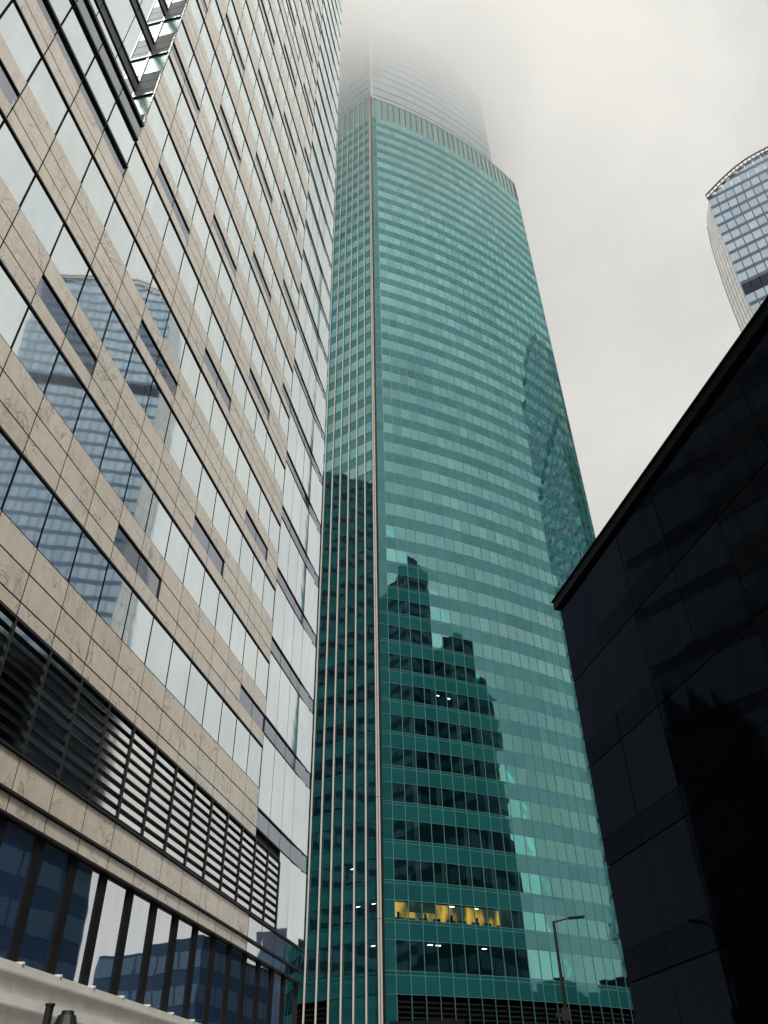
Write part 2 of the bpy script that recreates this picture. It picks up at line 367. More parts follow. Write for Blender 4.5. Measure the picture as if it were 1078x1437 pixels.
# black strips: reveal shade painted at window heads and vent tops; glass strip frames
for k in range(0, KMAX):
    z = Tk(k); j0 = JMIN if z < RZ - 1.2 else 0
    mb = MB(); mb.box(X(j0), X(JST) - 0.01, -0.015, 0.03, z - 0.055, z + 0.008); mb.obj('window_head_shade', M['black'], LT)
for k in range(-1, KMAX):
    mb = MB()
    for dz in (dA, dB):
        j0 = 12
        mb.box(X(j0), X(JEND), -0.02, 0.0, Tk(k) + dz - 0.034, Tk(k) + dz + 0.034)
    mb.obj('glass_strip_frame', M['black'], LT)
for k in range(0, KMAX):
    st = (3 + 3 * k) % 7
    for j in range(JMIN, 12):
        if (j - st) % 7 == 0 and not (k == 3 and j < 0) and not (j < 0 and Tk(k) > RZ - 1.2):
            j1 = min(j + 2, 12); mb = MB()
            mb.box(X(j), X(j1), -0.015, 0.02, Tk(k) + dB - 0.045, Tk(k) + dB + 0.01); mb.box(X(j1) - 0.035, X(j1) + 0.01, -0.01, 0.03, Tk(k) + dA, Tk(k) + dB - 0.046)
            mb.obj('vent_shade_frame', M['black'], LT)  # black bars painting the shadow line of the recessed vent
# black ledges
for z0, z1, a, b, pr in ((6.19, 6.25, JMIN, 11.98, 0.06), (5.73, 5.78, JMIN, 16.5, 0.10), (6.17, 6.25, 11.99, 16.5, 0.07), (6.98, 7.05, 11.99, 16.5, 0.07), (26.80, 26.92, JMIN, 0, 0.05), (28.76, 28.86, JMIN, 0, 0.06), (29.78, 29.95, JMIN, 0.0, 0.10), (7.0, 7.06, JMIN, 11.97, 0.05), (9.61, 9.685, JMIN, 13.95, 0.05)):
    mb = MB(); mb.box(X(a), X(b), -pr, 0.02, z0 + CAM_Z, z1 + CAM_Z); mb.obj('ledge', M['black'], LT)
# parapet strip at the foot of the recess
edge = []
for j in range(JMIN, 0): put(edge, j, j + 1, 28.88 + CAM_Z, 29.77 + CAM_Z, -0.02)
panels('recess_parapet_panel', LT, edge, M['greypane'], 20)
# recess: back wall panes, strips and the glazed return
RD = 0.87
back = []; bstone = []
for k in range(4, KMAX):
    z = Tk(k)
    for j in range(JMIN, 0):
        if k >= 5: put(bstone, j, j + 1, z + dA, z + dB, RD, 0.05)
        z0 = z + dB if k > 4 else RZ
        put(back, j, j + 1, z0, Tk(k + 1) + dA, RD, 0.04, 0.04)
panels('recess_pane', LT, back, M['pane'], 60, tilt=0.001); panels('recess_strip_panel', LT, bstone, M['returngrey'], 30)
bb = MB()
for k in range(5, KMAX):
    for dz in (dA, dB): bb.box(X(JMIN), -0.02, RD - 0.05, RD, Tk(k) + dz - 0.045, Tk(k) + dz + 0.045)
bb.obj('recess_frame', M['black'], LT, stuff=True)
sb = MB(); sb.box(X(JMIN), -0.01, 0.0, RD + 0.2, RZ - 0.14, RZ - 0.02); sb.obj('recess_sill', M['returngrey'], LT)
for k in range(4, 12):      # return wall, faces the street end
    z = Tk(k)
    def ret(z0, z1, mat, nm):
        if z1 <= RZ: return
        z0 = max(z0, RZ)
        mb = MB(); mb.box(-0.03, 0.02, 0.03, RD - 0.03, z0 + 0.02, z1 - 0.02); mb.obj(nm, mat, LT)
    ret(z + dS, Tk(k + 1), M['returnpane'], 'return_pane')
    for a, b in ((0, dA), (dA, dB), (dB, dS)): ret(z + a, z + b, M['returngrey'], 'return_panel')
    if z > RZ: mb = MB(); mb.box(-0.10, 0.03, 0.0, RD, z - 0.11, z + 0.01); mb.obj('return_head_strip', M['black'], LT)
mb = MB(); mb.box(0.025, 0.28, 0.1, 1.05, RZ, zt); mb.box(-0.07, 0.0, RD - 0.05, RD, RZ, zt); mb.box(-0.05, 0.0, -0.06, 0.0, RZ, zt); mb.obj('return_frame', M['black'], LT)
# louvres
lp = []
for j in range(JMIN, 14):
    for i in range(9):
        z0 = 7.12 + CAM_Z + i * 0.278
        lp.append((j, z0))
bladem = {}
def blade_mesh():
    mb = MB(); w = DU - 0.09
    # an inclined blade: front edge low, back edge high
    for (y0, z0_, y1, z1_) in ((0.0, 0.0, 0.002, 0.130),):
        b = len(mb.v)
        for x in (0, w):
            mb.v += [Vector((x, y0, z0_)), Vector((x, y1, z1_)), Vector((x, y1 + 0.01, z1_ - 0.02)), Vector((x, y0 + 0.012, z0_ - 0.02))]
        mb.f += [(b, b + 1, b + 5, b + 4), (b + 1, b + 2, b + 6, b + 5), (b + 2, b + 3, b + 7, b + 6), (b + 3, b, b + 4, b + 7), (b + 3, b + 2, b + 1, b), (b + 4, b + 5, b + 6, b + 7)]
    me = mb.mesh('louvre_blade'); me.materials.append(M['blade']); return me
bm_ = blade_mesh()
for j, z0 in lp:
    if j < -2: continue
    o_ = bpy.data.objects.new('louvre_blade', bm_); COL.objects.link(o_); o_.parent = LT; o_.location = (X(j) + 0.045, -0.01, z0 + 0.02)
for j in range(JMIN, 15):
    if j < -3: continue
    mb = MB(); mb.box(X(j) - 0.035, X(j) + 0.035, -0.05, 0.09, 7.06 + CAM_Z, 9.61 + CAM_Z); mb.obj('louvre_post', M['black'], LT)
# white sheet metal base
for i, (z0, z1, pr) in enumerate(((3.06, 3.22, 0.30), (2.50, 2.66, 0.36), (1.9, 2.05, 0.42))):
    for j in range(-8, 16):
        mb = MB(); mb.box(X(j) + 0.004, X(j + 1) - 0.004, -pr + 0.05, 0.44, z0 + CAM_Z, z1 + CAM_Z); mb.obj('sill_flashing', M['white'], LT)
        if i == 0: mb = MB(); mb.box(X(j) - 0.035, X(j) + 0.035, -pr + 0.03, 0.1, z1 + CAM_Z + 0.002, z1 + CAM_Z + 0.05); mb.obj('flashing_seam', M['white'], LT)
for j in range(-8, 16):
    for z0, z1, yy in ((2.66, 3.06, -0.10), (2.05, 2.50, -0.16), (-1.6, 1.90, -0.20)):
        mb = MB(); mb.box(X(j) + 0.01, X(j + 1) - 0.01, yy, 0.44, z0 + CAM_Z, z1 + CAM_Z); mb.obj('base_panel', M['white'], LT)
# end return of the glass corner
ew = []
for k in range(-2, KMAX):
    for q in range(6): ew.append((X(JEND), 0.05 + q * 1.5, Tk(k) + dA + 0.05, math.pi / 2, 1.46, FH - 0.1, 0.04))
ew = [(x + 0.03, y, z, th, w, h, tk) for x, y, z, th, w, h, tk in ew if z > 5.6 + CAM_Z]
panels('side_pane', LT, ew, M['bluepane'], 40)

# ------------------------------------------------------------------ centre: teal glass tower
P0 = Vector((85 * math.tan(rad(-0.83)), 85, 0)); TH0, KAP, W0, WC, SEND = rad(18.61), 0.01038, 1.507, 1.458, 42.96
CT = thing('teal_glass_tower', 'very tall teal glass skyscraper with cream vertical fins, its top lost in cloud', 'skyscraper', P0)
def arc(s):
    th = TH0 + KAP * s
    return (math.sin(th) - math.sin(TH0)) / KAP, -(math.cos(th) - math.cos(TH0)) / KAP, th
PSI = rad(33.5)
def chord(s0, s1, off=0):
    x0, y0, a0 = arc(s0); x1, y1, a1 = arc(s1); th = math.atan2(y1 - y0, x1 - x0)
    return x0 + math.sin(th) * off * -1 * -1 * 0 - math.sin(th) * off, y0 + math.cos(th) * off, th, math.hypot(x1 - x0, y1 - y0)
hT = lambda k: 27.80 + CAM_Z + 3.922 * k
NC = 28
edges = [0, W0] + [W0 + WC * i for i in range(1, NC + 1)] + [SEND]
KTOP = 40
ROOF = 194 + CAM_Z
def rows():
    """(z0, z1, kind) from louvre top to attic"""
    out = []
    z = 11.94 + CAM_Z
    out += [(z, z + 1.56, 's'), (z + 1.56, z + 1.91, 't')]                 # under the tall floor
    out += [(13.85 + CAM_Z, 16.47 + CAM_Z, 'w'), (16.47 + CAM_Z, 17.95 + CAM_Z, 's'), (17.95 + CAM_Z, 18.25 + CAM_Z, 't'), (18.25 + CAM_Z, 20.0 + CAM_Z, 'w')]
    for k in range(-1, KTOP + 1):
        zt_ = hT(k); zb = zt_ - (2.05)
        prev = 20.0 + CAM_Z if k == -1 else hT(k - 1)
        out += [(prev, zb - 0.30, 's'), (zb - 0.30, zb, 't'), (zb, zt_, 'w')]
    return out
ROWS = rows()
ATT = hT(KTOP)
win, spa, attic = [], [], []
louv = MB()
def hid(c, q):
    az_ = math.degrees(math.atan2(c.x, c.y))
    return (az_ > 14.1 and q[1] > 842 - (q[0] - 783) * 1.39) or az_ < -5.9
g = 0.05
for ci in range(len(edges) - 1):
    s0, s1 = edges[ci], edges[ci + 1]
    x, y, th, w = chord(s0, s1)
    for z0, z1, kd in ROWS:
        it = (x + math.cos(th) * g / 2, y + math.sin(th) * g / 2, z0 + g / 2, th, w - g, z1 - z0 - g, 0.04)
        (win if kd == 'w' and ci > 0 else spa).append(it)
    attic.append((x + math.cos(th) * g / 2, y + math.sin(th) * g / 2, ATT + 0.03, th, w - g, ROOF - ATT - 0.1, 0.04))
LW = 1.475; NL = 18
ux, uy = math.cos(PSI), -math.sin(PSI)
thl = -PSI
lwin, lspa = [], []
for ci in range(NL):
    s1 = ci * LW + 0.12; s0 = s1 + LW
    x, y = -ux * s0, -uy * s0
    for z0, z1, kd in ROWS:
        it = (x + ux * g / 2, y + uy * g / 2, z0 + g / 2, thl, LW - g, z1 - z0 - g, 0.04)
        (lwin if kd == 'w' else lspa).append(it)
    attic.append((x + ux * g / 2, y + uy * g / 2, ATT + 0.03, thl, LW - g, ROOF - ATT - 0.1, 0.04))
zlow = hT(5) + 0.5
panels('window_pane', CT, [i_ for i_ in win + lwin if i_[2] < zlow], M['tealwin_low'], 200, hid, tilt=0.0036)
panels('window_pane', CT, [i_ for i_ in win + lwin if i_[2] >= zlow], M['tealwin'], 100, hid, tilt=0.0036)
panels('spandrel_panel', CT, spa + lspa, M['tealspan'], 300, hid, tilt=0.002)
panels('attic_panel', CT, attic, M['tealcap'], 60, hid)
# slab edges and mullion lines behind/between the panels (joined, a few pixels or less each)
ml = MB()
for s in edges[1:]:
    x, y, th = arc(s); mt = Matrix.Translation((x, y, 0)) @ Matrix.Rotation(th, 4, 'Z')
    ml.box(-0.028, 0.028, -0.035, 0.10, 11.94 + CAM_Z, ATT, mt)
for ci in range(len(edges) - 1):
    x, y, th, w = chord(edges[ci], edges[ci + 1]); mt = Matrix.Translation((x, y, 0)) @ Matrix.Rotation(th, 4, 'Z')
    for z0, z1, kd in ROWS:
        ml.box(0.03, w - 0.03, 0.008, 0.09, z0 - 0.024, z0 + 0.024, mt)
ml.obj('mullion', M['tealline'], CT, stuff=True)
# inner body: dark floors seen through the panes
poly = []
n_ = 30
for i in range(n_ + 1):
    x, y, th = arc(0.35 + (SEND - 0.7) * i / n_); poly.append((x - math.sin(th) * 1.6, y + math.cos(th) * 1.6))
poly += [(36 + 1, 30), (34, 46), (0, 52), (-26, 30), (-ux * NL * LW + 0.8, -uy * NL * LW + 1.2)]
poly += [(-ux * 0.9 + 0.55 * 1.6 + 0.4, -uy * 0.9 + 0.83 * 1.6 + 0.3)]
mb = MB(); mb.prism(poly, 0, ROOF - 1.2); mb.obj('inner_core', M['core'], CT)
fl = MB()
opoly = []
for i in range(n_ + 1):
    x, y, th = arc(0.2 + (SEND - 0.4) * i / n_); opoly.append((x - math.sin(th) * 0.12, y + math.cos(th) * 0.12))
opoly += [(37, 31), (34.5, 47), (0, 53), (-27, 31), (-ux * NL * LW + 0.2, -uy * NL * LW + 0.4), (-0.0, 0.35)]
for z0, z1, kd in ROWS:
    if kd == 's': fl.prism(opoly, z0 + 0.5, z0 + 0.85)
fl.obj('floor_slab', M['core'], CT, stuff=True)
rf = MB(); rf.prism(opoly, ROOF - 0.9, ROOF - 0.5); rf.obj('roof', M['citypale'], CT)
bk = MB()   # rear and side walls
bp = [(arc(SEND)[0], arc(SEND)[1]), (37.2, 31), (34.7, 47.2), (0, 53.2), (-27.2, 31), (-ux * NL * LW, -uy * NL * LW)]
for a, b in zip(bp[:-1], bp[1:]):
    a = Vector((*a, 0)); b = Vector((*b, 0)); d = b - a; mt = Matrix.Translation(a) @ Matrix.Rotation(math.atan2(d.y, d.x), 4, 'Z')
    bk.box(0.05, d.length - 0.05, -0.1, 0.1, 0, ROOF, mt)
bk.obj('rear_wall', M['tealspan'], CT)
# attic slots
for s in edges[2:]:
    x, y, th = arc(s); mt = Matrix.Translation((x, y, 0)) @ Matrix.Rotation(th, 4, 'Z'); mb = MB()
    mb.box(-0.11, 0.11, -0.10, 0.02, ATT + 1.2, ROOF - 0.6, mt); mb.obj('attic_slot', M['black'], CT)
# roof edge
mb = MB()
for ci in range(len(edges) - 1):
    x, y, th, w = chord(edges[ci], edges[ci + 1]); mb.box(0, w, -0.06, 0.3, ROOF - 0.06, ROOF + 0.10, Matrix.Translation((x, y, 0)) @ Matrix.Rotation(th, 4, 'Z'))
mb.box(0, NL * LW, -0.06, 0.3, ROOF - 0.06, ROOF + 0.10, Matrix.Translation((-ux * NL * LW, -uy * NL * LW, 0)) @ Matrix.Rotation(thl, 4, 'Z'))
mb.obj('roof_edge', M['tealcap'], CT)
# cream fins on the left face and the corner post
ML = Matrix.Rotation(thl, 4, 'Z')
for i in range(1, NL + 1):
    mb = MB(); mt = Matrix.Translation((-ux * (0.12 + i * LW), -uy * (0.12 + i * LW), 0)) @ ML
    mb.box(-0.070, 0.070, -0.16, -0.02, 0, ROOF + 0.2, mt); f_ = mb.obj('fin', M['fin'], CT)
    mb = MB(); mb.box(0.071, 0.12, -0.06, -0.01, 0, ROOF, mt); mb.obj('fin_shade_strip', M['black'], f_)  # black strip stands in for shade on the fin's right side
mb = MB(); mt = ML
segs = [11.94 * i / 1 + 0 for i in (0,)] + [8 + 11.77 * i for i in range(0, 17)]
for i, z0 in enumerate(segs):
    z1 = segs[i + 1] if i + 1 < len(segs) else ROOF + 0.4
    mb = MB(); mb.box(-0.18, 0.02, -0.20, 0.10, z0 + 0.03, z1 - 0.03, mt); mb.box(0.05, 0.22, -0.16, 0.06, z0 + 0.03, z1 - 0.03, mt); mb.obj('corner_post', M['fin'], CT)
mb = MB(); mb.box(-0.30, -0.20, -0.18, 0.0, 0, ROOF, mt); mb.box(0.02, 0.07, -0.2, 0.05, 0, ROOF, mt); mb.box(0.27, 0.42, -0.1, 0.12, 0, ROOF, mt); mb.obj('corner_post_joint', M['black'], CT)
# louvred ground storeys
for ci in range(1, len(edges) - 1):
    x, y, th, w = chord(edges[ci], edges[ci + 1]); mt = Matrix.Translation((x, y, 0)) @ Matrix.Rotation(th, 4, 'Z')
    mb = MB(); z = 0.3
    while z < 13.2: mb.box(0.06, w - 0.06, 0.12, 0.20, z, z + 0.14, mt); z += 0.42
    mb.obj('louvre_bay', M['blackmatt'], CT)
    mb = MB(); mb.box(-0.045, 0.045, -0.10, 0.0, 0, 13.5, mt); mb.obj('louvre_mullion', M['tealcap'], CT)
mb = MB(); x, y, th, w = chord(0, W0); mt = Matrix.Translation((x, y, 0)) @ Matrix.Rotation(th, 4, 'Z'); mb.box(0.3, w - 0.03, 0, 0.05, 0, 13.5, mt); mb.obj('corner_panel', M['tealspan'], CT)
for ci in range(NL):
    s0 = (ci + 1) * LW + 0.12; mt = Matrix.Translation((-ux * s0, -uy * s0, 0)) @ ML; mb = MB()
    if ci < 4: mb.box(0.03, LW - 0.03, 0, 0.05, 0, 13.5, mt); mb.obj('base_panel', M['tealspan'], CT)
    else:
        z = 0.3
        while z < 13.2: mb.box(0.03, LW - 0.03, 0.12, 0.2, z, z + 0.14, mt); z += 0.42
        mb.obj('louvre_bay', M['blackmatt'], CT)
# blinds drawn to one side behind every second pane, ten storeys
for k in range(-2, 9):
    zb = 18.25 + CAM_Z if k == -2 else hT(k) - 2.05; zt_ = 20.0 + CAM_Z if k == -2 else hT(k)
    for ci in range(2, NC + 1, 2):
        if k == -2 and ci < 10: continue
        x, y, th, w = chord(edges[ci], edges[ci + 1]); mt = Matrix.Translation((x, y, 0)) @ Matrix.Rotation(th, 4, 'Z')
        if random.random() < 0.12: continue
        w2 = random.choice((0.30, 0.40, 0.48)); mb = MB(); n0 = w - 0.10 - w2
        for q in range(4): mb.box(n0 + q * w2 / 4, n0 + (q + 0.8) * w2 / 4, 0.055 + 0.03 * (q % 2), 0.08 + 0.03 * (q % 2), zb + 0.03, zt_ - 0.03, mt)
        mb.obj('curtain', M['curtain'], CT)
# lit office storey
mb = MB()
for ci in range(1, 10):
    x, y, th, w = chord(edges[ci], edges[ci + 1]); mt = Matrix.Translation((x, y, 0)) @ Matrix.Rotation(th, 4, 'Z')
    mb.box(0.0, w, 1.2, 1.25, 17.95 + CAM_Z, 20.1 + CAM_Z, mt)
    if ci in (2, 3, 9): m2 = MB(); m2.box(0.06, w - 0.06, 0.12, 0.14, (19.0 if ci < 9 else 18.3) + CAM_Z, 19.95 + CAM_Z, mt); m2.obj('roller_blind', M['curtain'], CT)
    m2 = MB(); m2.box(0.1, w * random.uniform(0.4, 0.9), 0.6, 1.0, 18.0 + CAM_Z, 18.55 + CAM_Z + random.uniform(0, 0.15), mt)
    if ci % 2: m2.box(0.5, 0.75, 0.7, 0.75, 18.5 + CAM_Z, 19.1 + CAM_Z, mt)
    m2.obj('office_furniture', M['core'], CT)
mb.obj('glowing_office_wall', M['office'], CT)
# ceiling lamps that show through the panes: (column, storey, x in bay)
for ci, k, fx in ((2, -2, .5), (5, -2, .2), (7, -2, .1), (3, 10, .5), (1, 11, .3), (1, 12, .2), (2, 12, .6), (2, 13, .5), (6, 12, .5), (7, 11, .3), (9, 11, .5), (11, 11, .2), (13, 11, .6), (16, 12, .4), (18, 12, .5), (21, 11, .5), (3, -3, .4), (4, -3, .0), (7, -3, .5), (16, -3, .6)):
    if k == -3: zz = 16.2 + CAM_Z
    elif k == -2: zz = 19.8 + CAM_Z
    else: zz = hT(k) - random.uniform(0.3, 1.5)
    x, y, th, w = chord(edges[ci], edges[ci + 1]); mt = Matrix.Translation((x, y, 0)) @ Matrix.Rotation(th, 4, 'Z')
    mb = MB(); mb.box(w * fx, w * fx + 0.5, 0.3, 0.42, zz, zz + 0.06, mt); mb.obj('ceiling_lamp', M['lamp'], CT)
for s_, k in ((0.6, 13), (0.6, -2), (2.5, -2), (0.7, -3), (5.0, 11), (3.2, -1), (3.4, 5), (4.7, 6)):
    zz = {-3: 16.0 + CAM_Z, -2: 19.7 + CAM_Z}.get(k, hT(k) - 0.5)
    mt = Matrix.Translation((-ux * (s_ + 0.6), -uy * (s_ + 0.6), 0)) @ ML
    mb = MB(); mb.box(0, 0.4, 0.3, 0.4, zz, zz + 0.05, mt); mb.obj('ceiling_lamp', M['lampcool'], CT)
for q in range(16):
    ci = random.randint(1, NC - 2); k = random.choice((0, 2, 4, 7, 9, 10, 14, 17, 20)); x, y, th, w = chord(edges[ci], edges[ci + 1])
    mt = Matrix.Translation((x, y, 0)) @ Matrix.Rotation(th, 4, 'Z'); zz = hT(k) - random.uniform(0.12, 0.8)
    mb = MB(); mb.box(w * 0.3, w * 0.3 + 0.32, 0.5, 0.62, zz, zz + 0.05, mt); mb.obj('ceiling_lamp', M['lampcool'], CT)
# upper block, set back
UT = 238 + CAM_Z
up_, ul = [], MB()
SU0, SU1 = 0.75, 36.3
ns = 48; dsu = (SU1 - SU0) / ns
zlist = [ROOF + 0.1 + 3.9 * i for i in range(int((UT + 6 - ROOF) / 3.9) + 1)]
for i in range(ns):
    s0, s1 = SU0 + dsu * i, SU0 + dsu * (i + 1)
    x, y, th, w = chord(s0, s1, 0.9)
    ztop = UT + 4.0 * math.sin(math.pi * (i + 0.5) / ns) - (6.0 * max(0, (i / ns - 0.75)) * 4)
    mt = Matrix.Translation((x, y, 0)) @ Matrix.Rotation(th, 4, 'Z')
    for z0 in zlist:
        if z0 > ztop: break
        up_.append((x + math.cos(th) * .03, y + math.sin(th) * .03, z0 + 0.55, th, w - 0.06, min(3.9, ztop - z0) - 0.6, 0.04))
        ul.box(0, w, 0.01, 0.04, z0, z0 + 0.5, mt)
    ul.box(-0.03, 0.03, -0.05, 0.1, ROOF, ztop, mt)
for i in range(32):
    x, y = -ux * (0.3 + (i + 1) * LW / 2) + 0.9 * 0.55, -uy * (0.3 + (i + 1) * LW / 2) + 0.9 * 0.83
    mt = Matrix.Translation((x, y, 0)) @ ML
    for z0 in zlist[:11]:
        up_.append((x, y, z0 + 0.55, thl, LW / 2 - 0.06, 3.3, 0.04)); ul.box(0, LW / 2, 0.0, 0.04, z0, z0 + 0.5, mt)
    ul.box(-0.03, 0.03, -0.1, 0.1, ROOF, UT - 2, mt)
panels('upper_pane', CT, up_, M['upper'], 300)
ul.obj('upper_frame', M['upperline'], CT, stuff=True)
poly = []
for i in range(n_ + 1):
    x, y, th = arc(SU0 + 0.1 + (SU1 - SU0 - 0.2) * i / n_); poly.append((x - math.sin(th) * 1.1, y + math.cos(th) * 1.1))
poly += [(30, 28), (20, 40), (-18, 35), (-20, 16), (0.1, 1.3)]
mb = MB(); mb.prism(poly, ROOF - 0.4, UT - 3); mb.obj('upper_core', M['citypale'], CT)
mb = MB(); mb.box(SU0 * 0 + 0.45, 0.85, 0.3, 0.8, ROOF, UT, Matrix.Rotation(TH0, 4, 'Z')); mb.obj('upper_corner_post', M['fin'], CT)

# ------------------------------------------------------------------ right: near-black building
PD = Vector((7.942, 31.46, 0)); THD = math.atan2(-0.9729, 0.2316)
DB = thing('dark_glass_building', 'near black low building with a sloping looking roof edge', 'building', PD, THD)
HD = 20 + CAM_Z
mb = MB(); mb.box(0.1, 70, 0.12, 26, 0, HD - 0.3); mb.obj('wall', M['core'], DB)
dg, dp = [], []
pitch = 3.74
ztop = 20 + CAM_Z - 0.50
levels = [ztop - i * pitch for i in range(7)]
for i in range(6):
    z1, z0 = levels[i], max(0, levels[i + 1])
    for c in range(24):
        x0 = 0.05 + c * 2.9
        tall = (i + c) % 5 != 3
        dg.append((x0 + 0.015, 0.0, z0 + 0.96, 0, 2.87, z1 - z0 - 0.985, 0.05))
        dp.append((x0 + 0.015, 0.0, z0 + 0.025, 0, 2.87, 0.92, 0.05))
panels('glass_panel', DB, dg, M['darkglass'], 200, tilt=0.004)
panels('spandrel_panel', DB, dp, M['darkspan'], 200, tilt=0.003)
mb = MB(); mb.box(-0.20, 70, -0.18, 26, HD - 0.46, HD - 0.05); mb.obj('cornice', M['cornice'], DB)
mb = MB(); mb.box(-0.24, 70, -0.24, 26, HD - 0.048, HD + 0.02); mb.obj('roof_edge', M['darkpanel'], DB)
for c in range(9):
    mb = MB(); mb.box(0.0, 0.05, 0.15 + c * 2.9, 0.15 + c * 2.9 + 2.86, 0.02, HD - 0.66); mb.obj('side_panel', M['darkpanel'], DB)

# ------------------------------------------------------------------ far right: pale blue twisted tower
TT = thing('twisted_tower', 'pale blue gridded tower with curved crown and one dark storey, behind the black building', 'skyscraper', (84.8, 114.2, 0))
O = Vector((84.8, 114.2))
def azpt(az_, dist): return Vector((math.sin(rad(az_)) * dist, math.cos(rad(az_)) * dist)) - O
def lerp(x, xs, ys):
    if x <= xs[0]: return ys[0]
    for a, b, c, d in zip(xs[:-1], xs[1:], ys[:-1], ys[1:]):
        if x <= b: return c + (d - c) * (x - a) / (b - a)
    return ys[-1]
def tplan(z):
    zz = z - CAM_Z
    A = azpt(lerp(zz, (60, 153, 161, 172, 185, 200), (36.2, 36.55, 36.7, 36.97, 37.15, 37.7)), 142.2)
    B = azpt(lerp(zz, (60, 148, 164, 181, 193, 200), (34.7, 35.05, 35.3, 35.8, 36.45, 37.65)), 147.0)
    C = A + Vector((0.831, -0.557)) * 38.0
    tw = (zz - 150) * 0.03
    return [A, C + Vector((tw * .5, tw)), C + Vector((22, 33)), A + Vector((24, 34)), B]
ZB0, ZB1, ZTOP = 154.5, 159.5, 195.0
flz = [4 + 3.9 * i for i in range(60)]
def crown(t_): return ZTOP + CAM_Z + 6.6 * math.sin(math.pi * (t_ / 0.8 if t_ < 0.4 else 0.5 + (t_ - 0.4) / 0.6 * 0.35))
tp, tb, tpale, tband, tl = MB(), MB(), MB(), MB(), MB()
def quad(mb, a, b, c, d, thick=0.25):
    k = len(mb.v); nrm = (b - a).cross(d - a).normalized() * thick
    mb.v += [a, b, c, d, a - nrm, b - nrm, c - nrm, d - nrm]
    mb.f += [(k, k + 1, k + 2, k + 3), (k + 7, k + 6, k + 5, k + 4), (k, k + 4, k + 5, k + 1), (k + 1, k + 5, k + 6, k + 2), (k + 2, k + 6, k + 7, k + 3), (k + 3, k + 7, k + 4, k)]
def V3(p, z): return Vector((p.x, p.y, z))
NCOL = 18
for z0 in flz:
    z1 = z0 + 3.9
    zm = z0 - CAM_Z
    if zm > ZTOP + 8: break
    A0, A1 = tplan(z0), tplan(z1); Ab = tplan(z0 + 1.1)
    dark = ZB0 - 2 < zm + 1.9 < ZB1 + 0.5
    for f in range(4):
        p0, q0, p1, q1, pb, qb = A0[f], A0[f + 1], A1[f], A1[f + 1], Ab[f], Ab[f + 1]
        ncol = NCOL if f in (0, 2) else 18
        if f == 3: ncol = 12
        for c in range(ncol):
            a, b = c / ncol, (c + 1) / ncol
            zc = crown(a if f == 0 else (1 - a if f == 2 else (1 if f == 1 else 0)))
            if z0 > zc: continue
            zt2 = min(z1, zc)
            gx = 0.04
            def P(t_, lo, hi, z, za, zb): 
                r_ = (z - z0) / 3.9; u = lo + (hi - lo) * t_; v = None; return u
            def pt(t_, z):
                r_ = (z - z0) / 3.9
                lo = p0 + (p1 - p0) * r_; hi = q0 + (q1 - q0) * r_
                u = lo + (hi - lo) * t_; return Vector((u.x, u.y, z))
            zb_ = min(z0 + 1.05, zt2)
            dst = tband if dark else tp
            if zt2 > zb_ + 0.1: quad(dst, pt(a + gx / 2 * (b - a) * 2, zb_ + 0.05), pt(b - gx * (b - a), zb_ + 0.05), pt(b - gx * (b - a), zt2 - 0.05), pt(a + gx * (b - a), zt2 - 0.05))
            quad(tband if dark else tb, pt(a, z0), pt(b, z0), pt(b, zb_), pt(a, zb_), 0.3)
    # pale chamfer facet between B (index 4) and A (index 0)
    p0, q0, p1, q1 = A0[4], A0[0], A1[4], A1[0]
    if zm + 3.9 > ZTOP + 2: continue
    for c in range(5):
        a, b = c / 5, (c + 1) / 5
        for zz0, zz1 in ((z0, z1 - 0.12),):
            def pt2(t_, z):
                r_ = (z - z0) / 3.9; lo = p0 + (p1 - p0) * r_; hi = q0 + (q1 - q0) * r_; u = lo + (hi - lo) * t_; return Vector((u.x, u.y, z))
            quad(tpale, pt2(a + .012, zz0), pt2(b - .012, zz0), pt2(b - .012, zz1), pt2(a + .012, zz1))
tp.obj('window_pane', M['evopane'], TT, stuff=True); tb.obj('floor_band', M['evoband'], TT, stuff=True)
tpale.obj('pale_facet_panel', M['evopale'], TT, stuff=True); tband.obj('dark_storey_panel', simple('navy_storey', (0.012, 0.022, 0.042), 0.45, spec=0.2), TT, stuff=True)
cm = MB()
for z0 in range(4, 196, 6):
    a_, b_ = tplan(z0), tplan(z0 + 6); cen = Vector((sum(p.x for p in a_) / 5, sum(p.y for p in a_) / 5))
    cm.prism([tuple(cen + (p - cen) * 0.965) for p in a_], z0, z0 + 5.98, [tuple(cen + (p - cen) * 0.965) for p in b_])
cm.obj('tower_core', M['evoband'], TT)
# crown truss along the curved top
ct = MB(); pl = tplan(ZTOP); A_, C_ = pl[0], pl[1]
def cpt(t_, up, out_=0.25):
    p = A_ + (C_ - A_) * t_; nn = Vector((-0.557, -0.831)) * out_; return Vector((p.x + nn.x, p.y + nn.y, crown(t_) + up - 0.9))
NT = 34
for i in range(NT):
    a, b = i / NT, (i + 1) / NT
    ct.tube(cpt(a, 0.1), cpt(b, 0.1), 0.16, 0.16, 6); ct.tube(cpt(a, 1.7), cpt(b, 1.7), 0.22, 0.22, 6); ct.tube(cpt(a, 0.1), cpt(a, 1.7), 0.14, 0.14, 6)
ct.obj('crown_truss', M['black'], TT)
edge_, edge2 = MB(), MB()
zs = list(range(60, 196, 4))
for a, b in zip(zs[:-1], zs[1:]):
    edge_.tube(V3(tplan(a)[0], a), V3(tplan(b)[0], b), 0.13, 0.13, 6); edge2.tube(V3(tplan(a)[4], a), V3(tplan(b)[4], b), 0.10, 0.10, 6)
edge_.obj('corner_trim', M['upperline'], TT); edge2.obj('corner_trim', M['upperline'], TT)

